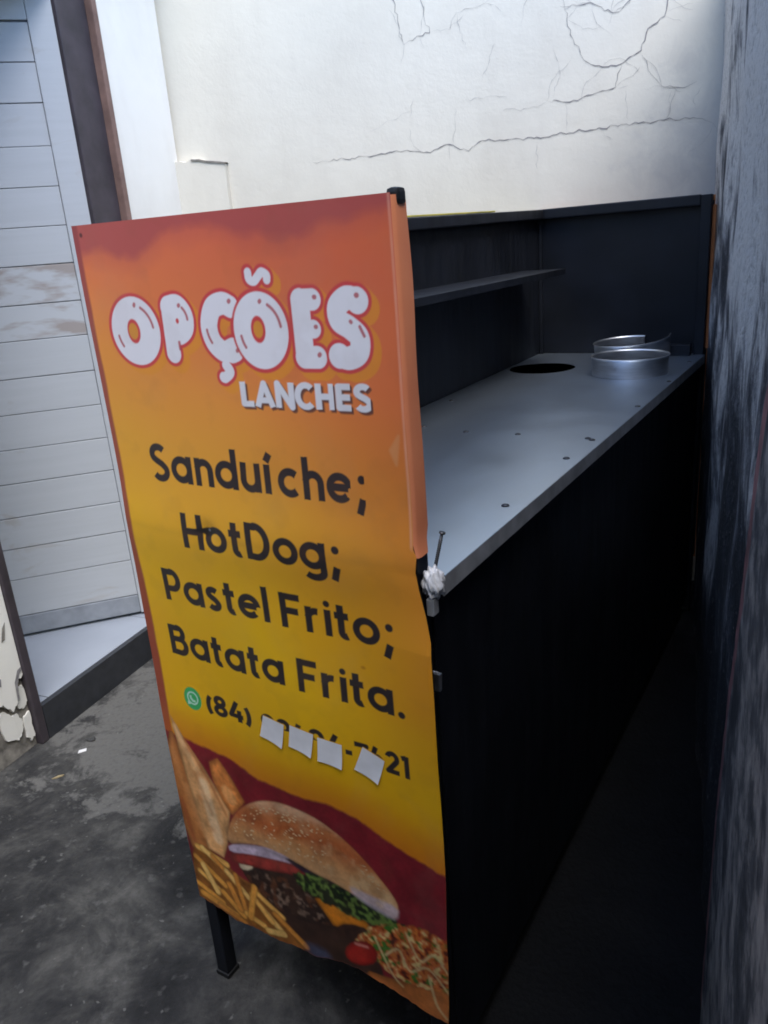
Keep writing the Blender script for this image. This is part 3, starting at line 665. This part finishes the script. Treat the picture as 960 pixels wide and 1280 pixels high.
paint([(404, 432), (449, 426), (510, 431), (504, 398), (475, 395), (411, 408)], (190, 172, 178), .25, 20, 65, 4, 1, .8)
# chips
paint([(20, 372), (50, 374), (94, 357), (127, 335), (180, 327), (190, 298), (220, 277), (249, 262), (290, 228), (261, 205), (115, 195), (38, 195), (-10, 200), (0, 330)], (140, 84, 30), .5, 14, 66, 1.5)
FRY = [(23, 364, 102, 351), (12, 333, 86, 291), (38, 366, 119, 319), (65, 354, 138, 296), (15, 297, 94, 258), (-2, 262, 72, 239), (98, 332, 155, 285), (122, 333, 138, 242), (173, 311, 235, 276), (77, 269, 128, 232), (181, 279, 228, 238), (216, 277, 286, 227), (138, 242, 183, 232), (13, 238, 108, 222), (30, 318, 60, 262), (100, 300, 122, 246), (160, 300, 205, 252), (170, 323, 147, 236), (192, 224, 232, 234), (60, 226, 130, 214)]
for i, (a, b, c, d) in enumerate(FRY):
    q = sd_line([(a, b), (c, d)], XG, ZG, 0) - rs.uniform(6.5, 8.5); hue = [(232, 172, 84), (222, 152, 62), (238, 188, 104), (210, 136, 54)][i % 4]
    comp(cover(q - 1.6, 1.5) * .5, lin((96, 46, 12))); kk = .85 + .4 * fbm(10, 70 + i)[..., None]
    comp(cover(q, 1), lin(hue)[None, None, :] * kk * (1 - .30 * np.clip(1 + q / 4, 0, 1))[..., None])
paint([(279, 237), (325, 243), (345, 225), (330, 208), (293, 212)], (74, 84, 110), .4, 20, 68, 8, 1, .6)
# hot dog
paint([(415, 236), (469, 243), (529, 266), (579, 284), (612, 292), (612, 180), (560, 170), (500, 180), (440, 200)], (196, 112, 52), .35, 26, 71, 1.2, 1, 1, 1, 1, 14)
td = sd_poly([(400, 300), (450, 358), (511, 394), (553, 408), (612, 410), (612, 290), (543, 260), (486, 254), (464, 258), (430, 296)]) + 12 * (fbm(12, 72) - .5)
k = fbm(10, 73); c = np.stack([np.interp(k, [.25, .42, .5, .58, .7], np.array([lin(q) for q in [(70, 26, 16), (170, 64, 26), (206, 128, 50), (190, 60, 34), (222, 190, 120)]])[:, i]) for i in range(3)], -1)
comp(cover(td, 1.2), c)
comp(cover(td, 1.2) * np.clip((fbm(16, 74) - .60) * 14, 0, 1), lin((64, 110, 34)))
paint([(374, 262), (398, 296), (431, 312), (453, 301), (448, 267), (409, 238), (381, 238)], (168, 34, 24), .3, 20, 75, 1, 1, 1, 1, 1, 9)
comp(.7 * cover(sd_line([(404, 292), (430, 297)], XG, ZG, 0) - 3, 2), lin((228, 150, 130)))
for pts in ([(470, 300), (500, 330), (520, 290), (560, 320), (600, 280)], [(450, 330), (480, 260), (500, 240)], [(520, 380), (545, 330), (575, 360), (603, 330)], [(560, 300), (570, 240), (590, 215)]):
    comp(.8 * cover(sd_line(cat(pts, 6), XG, ZG, 0) - 2.4, 1.2), lin((214, 188, 130)))
food = cover(dc, 3)
comp(.55 * cover(sd_line([(118, 415), (200, 432), (290, 426), (400, 408)], XG, ZG, 0) - 3, 5) , lin((26, 14, 16)))     # printed dark seam under the bun
comp(.5 * np.clip((fbm(30, 310) - .52) * 6, 0, 1) * cover(bd + 6, 6) * np.clip((300 - XG) / 160, 0, 1), lin((120, 62, 34)))
comp(.45 * np.clip((fbm(26, 320) - .5) * 6, 0, 1) * cover(bd + 6, 6) * np.clip((XG - 260) / 160, 0, 1), lin((226, 190, 140)))
comp(.5 * cover(bd + 2, 3) * np.clip((ZG - (520 + .06 * (XG - 120))) / 40, 0, 1), lin((216, 176, 140)))
def soft(A, r_):
    for ax in (0, 1):
        for _ in range(2): A = sum(np.roll(A, k_, ax) for k_ in range(-r_, r_ + 1)) / (2 * r_ + 1)
    return A
f1 = cover(dc + 12, 8)[..., None]; IMG = IMG * (1 - f1) + soft(IMG, 1) * f1
grain = 1 + .30 * (fbm(5, 200, 3) - .5) + .55 * (fbm(26, 204, 3) - .5)
IMG = IMG * (1 - food[..., None]) + IMG * np.clip(grain, .4, 1.6)[..., None] * food[..., None]
rs = np.random.default_rng(5)
for _ in range(260):
    a, b = rs.uniform(125, 500), rs.uniform(445, 556); an = rs.uniform(-.6, .9); r_ = rs.uniform(1.4, 2.3)
    s2 = win(a - 8, a + 8, b - 8, b + 8)
    s2 = (slice(max(0, int(np.searchsorted(ZG[:, GX // 2], b - 9))), int(np.searchsorted(ZG[:, GX // 2], b + 9))), s2[1])
    xx, zz_ = XG[s2] - a, ZG[s2] - b; u_ = xx * math.cos(an) + zz_ * math.sin(an); w_ = -xx * math.sin(an) + zz_ * math.cos(an)
    mk = cover(np.hypot(u_ / 1.9, w_) - r_ * .8) * cover(bd[s2] + 9, 3) * .85
    compw(s2, mk, lin((222, 192, 146)) * rs.uniform(.75, 1.05))
# wear: punched nail hole on the second line, scuffs, faint crease
comp(.95 * cover(np.hypot((XG - 200) / 1.5, ZG - 1080) - 8 + 12 * (fbm(9, 90) - .5), 1.5), lin((20, 19, 20)))
comp(.8 * cover(sd_poly([(150, 1078), (200, 1088), (228, 1084), (205, 1074)]) + 5 * (fbm(9, 97) - .5), 1.5), lin((24, 22, 22)))
comp(.6 * cover(np.hypot(XG - 203, ZG - 1083) - 2.5, 1), lin((150, 150, 155)))
comp(.8 * cover(np.hypot(XG - 19, ZG - 1553) - 3.5, 1), lin((40, 20, 24)))
comp(.5 * cover(np.hypot((XG - 480) / 1.6, ZG - 888) - 2.5, 1.5), lin((150, 60, 10)))
comp(.10 * cover(np.abs(ZG - 1071 + 10 * (fbm(120, 92) - .5)) - 5, 6), lin((120, 70, 10)))
comp(.35 * cover(sd_poly([(558, 1240), (572, 1260), (566, 1220)]) - 2, 2), lin((220, 170, 120)))
comp(.07 * np.clip((fbm(45, 95, 5) - .55) * 6, 0, 1), lin((120, 80, 50)))

comp(.5 * cover(np.abs(XG - (eR - 3)) - 1.6, 1.5) * np.clip((ZG - 1095) / 10, 0, 1) * (.5 + fbm(40, 300)), lin((236, 176, 150)))  # bend highlight painted as a pale worn line along the right fold
def sheet_y(s, z):      # gentle bow, kinked at the crease, lower right corner pulled off the frame (metres, - is toward the viewer)
    s, z = s / 600, z
    y = -.004 * np.sin(np.pi * s) * np.sin(np.pi * (z - 200) / 1370) ** 2
    y = y - .007 * np.exp(-((z - 1071) / 60) ** 2) * (.4 + .6 * s)
    y = y - .012 * np.clip((s - .75) / .25, 0, 1) ** 2 * np.clip((1060 - z) / 120, 0, 1) * np.clip((z - 200) / 200, .3, 1)
    y = y + .0022 * np.sin(s * 9 + z / 130) * np.clip((1100 - z) / 300, 0, 1) + .0012 * np.sin(s * 4 - z / 70)
    y = y - .004 * np.exp(-((s * 600 - 200) / 18) ** 2 - ((z - 1079) / 18) ** 2) * -1
    return y
YG = sheet_y(XG, ZG)
V = np.stack([XG / 1000, YG - .003, ZG / 1000], -1).reshape(-1, 3)
ii = (np.arange(GZ - 1)[:, None] * GX + np.arange(GX - 1)[None, :]).reshape(-1)
Fq = np.stack([ii, ii + 1, ii + GX + 1, ii + GX], -1)
me = bpy.data.meshes.new('sign_panel')
me.vertices.add(len(V)); me.vertices.foreach_set('co', V.astype(np.float32).ravel())
me.loops.add(Fq.size); me.loops.foreach_set('vertex_index', Fq.astype(np.int32).ravel())
me.polygons.add(len(Fq)); me.polygons.foreach_set('loop_start', (np.arange(len(Fq)) * 4).astype(np.int32)); me.polygons.foreach_set('loop_total', np.full(len(Fq), 4, np.int32))
me.polygons.foreach_set('use_smooth', np.ones(len(Fq), bool))
me.update(); me.validate()
ca = me.color_attributes.new('print', 'FLOAT_COLOR', 'POINT')
ca.data.foreach_set('color', np.concatenate([np.clip(IMG, 0, 1).reshape(-1, 3), np.ones((GX * GZ, 1))], 1).astype(np.float32).ravel())
t = NT('printed_sheet'); at = t.n('ShaderNodeAttribute', attribute_name='print')
sc_ = t.noise(6, 5, .6, dist=.5); t.color(t.mix(t.ramp(sc_, [(.5, 0), (.8, .12)]), at.outputs['Color'], (.30, .24, .18, 1)))
t.rough(t.ramp(t.noise(9, 4), [(.3, .40), (.7, .58)])); t.b.inputs['Specular IOR Level'].default_value = .4; t.bump(t.noise(30, 3), .05, .004)
panel = link('sign_panel', me, t.m, stall); panel['label'] = 'orange and yellow printed menu sheet with burger picture'
# dark back of the sheet
v = []; f = []
nb = 24
for j in range(nb + 1):
    for i in range(nb + 1):
        a, b = int(j * (GZ - 1) / nb), int(i * (GX - 1) / nb); v.append((XG[a, b] / 1000, YG[a, b] + .0005, ZG[a, b] / 1000))
for j in range(nb):
    for i in range(nb): a = j * (nb + 1) + i; f.append((a, a + nb + 1, a + nb + 2, a + 1))
pyd('sheet_back', v, f, M['black'], panel)
# folded side return on the right, torn off below the counter
zsf = np.linspace(1.088, 1.5595, 26); v = []; f = []
for i, z in enumerate(zsf):
    x0 = float(np.interp(z * 1000, ZG[:, -1], XG[:, -1])) / 1000; y0 = float(sheet_y(x0 * 1000, z * 1000)) - .003
    back = .030 + .0012 * math.sin(z * 31) - (.012 * max(0, (1.12 - z) / .03) if z < 1.12 else 0)
    v += [(x0, y0, z), (x0 + .003, y0 + .002, z), (x0 + .0045, y0 + .006, z), (x0 + .0045 + .001 * math.sin(z * 23), back, z)]
    if i: a = 4 * i - 4; f += [(a + k, a + k + 1, a + k + 5, a + k + 4) for k in range(3)]
t = NT('flange_print'); z = t.sep()[2]; nz_ = t.noise(14, 4)
t.color(t.ramp(t.math('ADD', z, t.math('MULTIPLY', t.math('SUBTRACT', nz_, .5), .05)), [(0, 0), (1, 0)]))
t.color(t.mix(t.ramp(nz_, [(.3, 0), (.7, .35)]), (.72, .25, .12, 1), (.60, .17, .08, 1))); t.rough(.42)
pyd('side_return', v, f, t.m, panel, True)
# paper squares stuck over digits
for q in STK:
    n_ = 6; v = []; f = []
    for j in range(n_ + 1):
        for i in range(n_ + 1):
            a, b = i / n_, j / n_
            s_ = (q[0][0] * (1 - a) + q[1][0] * a) * (1 - b) + (q[3][0] * (1 - a) + q[2][0] * a) * b; z_ = (q[0][1] * (1 - a) + q[1][1] * a) * (1 - b) + (q[3][1] * (1 - a) + q[2][1] * a) * b
            v.append((s_ / 1000, float(sheet_y(s_, z_)) - .0042 - .0035 * (a * b) ** 3 - .002 * ((1 - a) * b) ** 3, z_ / 1000))
    for j in range(n_):
        for i in range(n_): a = j * (n_ + 1) + i; f.append((a, a + 1, a + n_ + 2, a + n_ + 1))
    o = pyd('sticker', v, f, M['paper'], panel, True)
panel_child = None

# --- frame, skins, counter
def slope(o, y0=0.0, y1=2.235, d0=-.032, d1=.010):
    for q in o.data.vertices:
        if q.co.z > 1.3: q.co.z += d0 + (d1 - d0) * (q.co.y - y0) / (y1 - y0)
    return o
SK = .045                      # the back skin runs slightly out of square
def skew(o):
    for q in o.data.vertices: q.co.x -= SK * q.co.y / 2.235
    return o
def post(x, y, z1, w=.0175):
    p = box('post', (x - w, y - w, .012), (x + w, y + w, z1), M['black_panel'], stall, .003)
    box('foot_plate', (x - w - .003, y - w - .003, 0), (x + w + .003, y + w + .003, .0118), M['black'], p, .003)
    return p
post(.0200, .0215, 1.545, .0155); post(.564, .0235, 1.556); post(.0115 - SK, SL - .0115, 1.588, .007); post(SW - .022, SL - .022, 1.590)
skew(slope(box('top_rail', (.004, .042, 1.548), (.034, SL - .0385, 1.582), M['black_panel'], stall, .004)))
box('post_cap', (.573, .003, 1.548), (.5905, .026, 1.5685), M['black'], stall, .006)
box('top_rail', (.004 - SK, SL - .038, 1.556), (SW - .0405, SL - .004, 1.592), M['black_panel'], stall, .004)
box('top_rail', (.040, .008, 1.505), (.545, .036, 1.540), M['black'], stall, .004)
for (a, b) in (((.040, .010), (.546, .034)), ((.010, .042), (.034, SL - .041)), ((.040, SL - .036), (SW - .041, SL - .010)), ((SW - .048, .042), (SW - .0215, SL - .041))):
    box('bottom_rail', (a[0], a[1], .235), (b[0], b[1], .265), M['black'], stall, .003)
bp = skew(slope(box('back_panel', (.0005, .002, .235), (.0035, SL - .004, 1.560), M['black_panel'], stall, .0005)))
skew(slope(box('back_print', (-.0030, .002, .225), (.0000, SL + .002, 1.583), M['yellow'], bp, .0005)))
skew(slope(box('rim_print', (-.0030, .30, 1.5835), (.016, 1.75, 1.5875), M['yellow'], bp, .001, .0006)))
ep = box('end_panel', (.001 - SK, SL - .0035, .235), (SW - .001, SL - .0005, 1.570), M['black_panel'], stall, .0005)
box('end_print', (.0 - SK, SL + .0005, .225), (SW + .001, SL + .0035, 1.588), M['orange'], ep, .0005)
box('print_edge', (SW - .004, SL - .010, 1.06), (SW + .007, SL + .0036, 1.555), M['orange'], ep, .001, .0008)
fp = box('front_panel', (SW - .020, .043, .06), (SW - .016, SL - .041, 1.006), M['black_panel'], stall, .0008)
box('bottom_shelf', (.036, .043, .238), (SW - .036, SL - .041, .246), M['black_panel'], stall, .001)
sh = skew(box('shelf', (.006, .044, 1.373), (.172, 2.02, 1.377), M['black_panel'], stall, .0005))
skew(box('shelf_lip', (.1725, .044, 1.357), (.1755, 2.02, 1.3775), M['black_panel'], sh, .0005))
# counter sheet with three burner openings
HOLES = [(.098, 1.862), (.435, 1.775), (.348, 2.085)]; HR = .118
bm = bmesh.new()
def ring_loop(pts):
    vs_ = [bm.verts.new((x, y, CZ)) for x, y in pts]; return [bm.edges.new((vs_[i], vs_[(i + 1) % len(vs_)])) for i in range(len(vs_))]
out = []
c0 = [(.040, .004), (.545, .004), (.545, .044), (SW + .002, .044), (SW + .002, SL - .042), (SW - .041, SL - .042), (SW - .041, SL - .006), (.022 - SK, SL - .006), (.022 - SK, SL - .026), (.006 - SK, SL - .026), (.006, .044), (.040, .044)]
ed = ring_loop(c0)
for hx, hy in HOLES: ed += ring_loop([(hx + (HR + .002 * math.sin(3 * a)) * math.cos(a), hy + HR * math.sin(a)) for a in [2 * math.pi * i / 48 for i in range(48)]])
bmesh.ops.triangle_fill(bm, use_beauty=True, use_dissolve=False, edges=ed)
for fc in bm.faces[:]:
    c = fc.calc_center_median()
    if any((c.x - hx) ** 2 + (c.y - hy) ** 2 < (HR * .8) ** 2 for hx, hy in HOLES): bm.faces.remove(fc)
r = bmesh.ops.extrude_face_region(bm, geom=bm.faces[:])
for g_ in r['geom']:
    if isinstance(g_, bmesh.types.BMVert): g_.co.z -= .0015
counter = frombm('counter', bm, M['steel'], stall)
box('counter_lip', (SW - .0005, .0446, CZ - .031), (SW + .002, SL - .0425, CZ - .0018), M['lip'], counter, .0006)
box('burner_rail', (.40, SL - .075, CZ + .0005), (SW - .045, SL - .0425, CZ + .042), M['black_panel'], stall, .003)
for (x, y) in ((.249, .882), (.387, .887), (.562, .885), (.575, .874), (.565, .372), (.569, .706), (.111, .916), (.586, 1.259), (.590, 1.637), (.580, 2.02), (.03, 1.25)):
    bm = bmesh.new(); bmesh.ops.create_uvsphere(bm, u_segments=10, v_segments=6, radius=.0078)
    for q in bm.verts: q.co.z = max(q.co.z, 0) * .45; q.co += Vector((x, y, CZ + .0002))
    frombm('rivet', bm, M['rivet'], counter, True)
# long screw bound with white plastic at the near corner
bm = bmesh.new(); tube(bm, (.592, .028, CZ - .005), (.608, .037, CZ + .072), .0023, 8); tube(bm, (.608, .037, CZ + .071), (.6086, .0374, CZ + .0735), .0048, 10)
for i in range(16):
    t_ = .25 + .04 * i; c_ = Vector((.592, .028, CZ - .005)).lerp(Vector((.608, .037, CZ + .072)), t_); tube(bm, c_, c_ + Vector((.0003, .0002, .0014)), .0028, 8)
frombm('screw', bm, M['screw'], stall, True)
bm = bmesh.new(); bmesh.ops.create_icosphere(bm, subdivisions=4, radius=.021)
for q in bm.verts:
    n_ = q.co.normalized(); k = 1 + .25 * math.sin(9 * n_.x + 4 * n_.z) * math.sin(7 * n_.y + 3) + .22 * abs(math.sin(13 * math.atan2(n_.y, n_.x) + 5 * n_.z)) * (1 - n_.z * .6)
    q.co = Vector((n_.x * .013 * k, n_.y * .014 * k, n_.z * .021 * k)) + Vector((.598, .022, CZ + .001))
frombm('plastic_wrap', bm, M['plastic'], stall, True)
bm = bmesh.new(); bmesh.ops.create_cube(bm, size=1)
for q in bm.verts: q.co = Vector((.5975 + q.co.x * .012, .016 + q.co.y * .018, CZ - .034 + q.co.z * .028))
bmesh.ops.bevel(bm, geom=bm.edges[:], offset=.002, segments=2, affect='EDGES'); frombm('hinge_tab', bm, M['lip'], stall)
box('latch', (.585, .004, .872), (.6085, .012, .902), M['alu'], stall, .002, .002)

# ------------------------------------------------------------------ aluminium burner rings on the counter
SM = Matrix.Translation(P0) @ Matrix.Rotation(-SA, 4, 'Z')
def ring(name, cx, cy, r_, hgt, a0, a1, tilt=(0, 0), flare=0):
    n_ = 72; prof = [(r_, 0), (r_ - .001, hgt * .5), (r_, hgt - .004), (r_ + .004, hgt), (r_ + .006, hgt - .001), (r_ + .004, hgt - .003), (r_ + .002, hgt - .008), (r_ + .001, hgt * .5), (r_ + .002, 0)]
    v = []; f = []; full = abs(a1 - a0) >= 359.9; m_ = n_ if full else n_ + 1; q = len(prof)
    for i in range(m_):
        u = i / n_; a = R(a0 + (a1 - a0) * u); e = flare * max(0, (u - .80) / .20) ** 1.6
        for p, z in prof: v.append(((p + e) * math.cos(a), (p + e) * math.sin(a), z + e * .25))
    for i in range(n_ if full else n_):
        a, b = i * q, ((i + 1) % m_) * q
        for k in range(q): f.append((a + k, b + k, b + (k + 1) % q, a + (k + 1) % q))
    if not full: f += [tuple(range(q)), tuple(range((m_ - 1) * q, m_ * q))[::-1]]
    o = pyd(name, v, f, M['alu'], None, True); o.data.set_sharp_from_angle(angle=R(32))
    o.matrix_world = SM @ Matrix.Translation((cx, cy, CZ + .0012)) @ Matrix.Rotation(tilt[0], 4, 'X') @ Matrix.Rotation(tilt[1], 4, 'Y')
    return o
tag(ring('burner_ring', .435, 1.775, .121, .062, 0, 360), 'closed aluminium ring standing around the nearer burner opening', 'ring', 'aluminium rings on the counter')
tag(ring('burner_ring', .348, 2.085, .115, .066, 70, 388, (R(2), R(-2)), .040), 'open aluminium ring with bent out end, behind the closed ring', 'ring', 'aluminium rings on the counter')

# ------------------------------------------------------------------ litter on the floor
def scrap(name, loc, pts, hgt, mat, label, cat, rz=0):
    v = [(x, y, hgt * (.4 + .6 * random.random())) for x, y in pts] + [(x, y, 0.0005) for x, y in pts]; q = len(pts)
    o = pyd(name, v, [tuple(range(q))] + [(i, q + i, q + (i + 1) % q, (i + 1) % q) for i in range(q)], mat); o.location = loc; o.rotation_euler.z = rz
    return tag(o, label, cat)
scrap('paper_scrap', (-1.058, 2.216, 0), [(-.014, -.006), (.012, -.009), (.016, .005), (-.008, .009)], .003, M['paper'], 'tiny white paper scrap on the floor before the doorstep', 'litter', .5)
scrap('dry_leaf', (-1.09, 2.085, 0), [(-.018, 0), (-.006, -.005), (.015, -.003), (.02, .002), (.002, .007)], .004, M['leaf'], 'small tan leaf scrap on the floor below the chipped wall', 'litter', .4)
bm = bmesh.new(); bmesh.ops.create_icosphere(bm, subdivisions=2, radius=.012)
for q in bm.verts: q.co = Vector((q.co.x * 1.3, q.co.y * .9, max(q.co.z, -.006) * .6 + .0036)) * (1 + .15 * math.sin(400 * q.co.x))
o = frombm('pebble', bm, M['stone']); o.location = (-1.045, 2.275, 0); tag(o, 'small dark pebble on the floor beside the doorstep riser', 'stone')
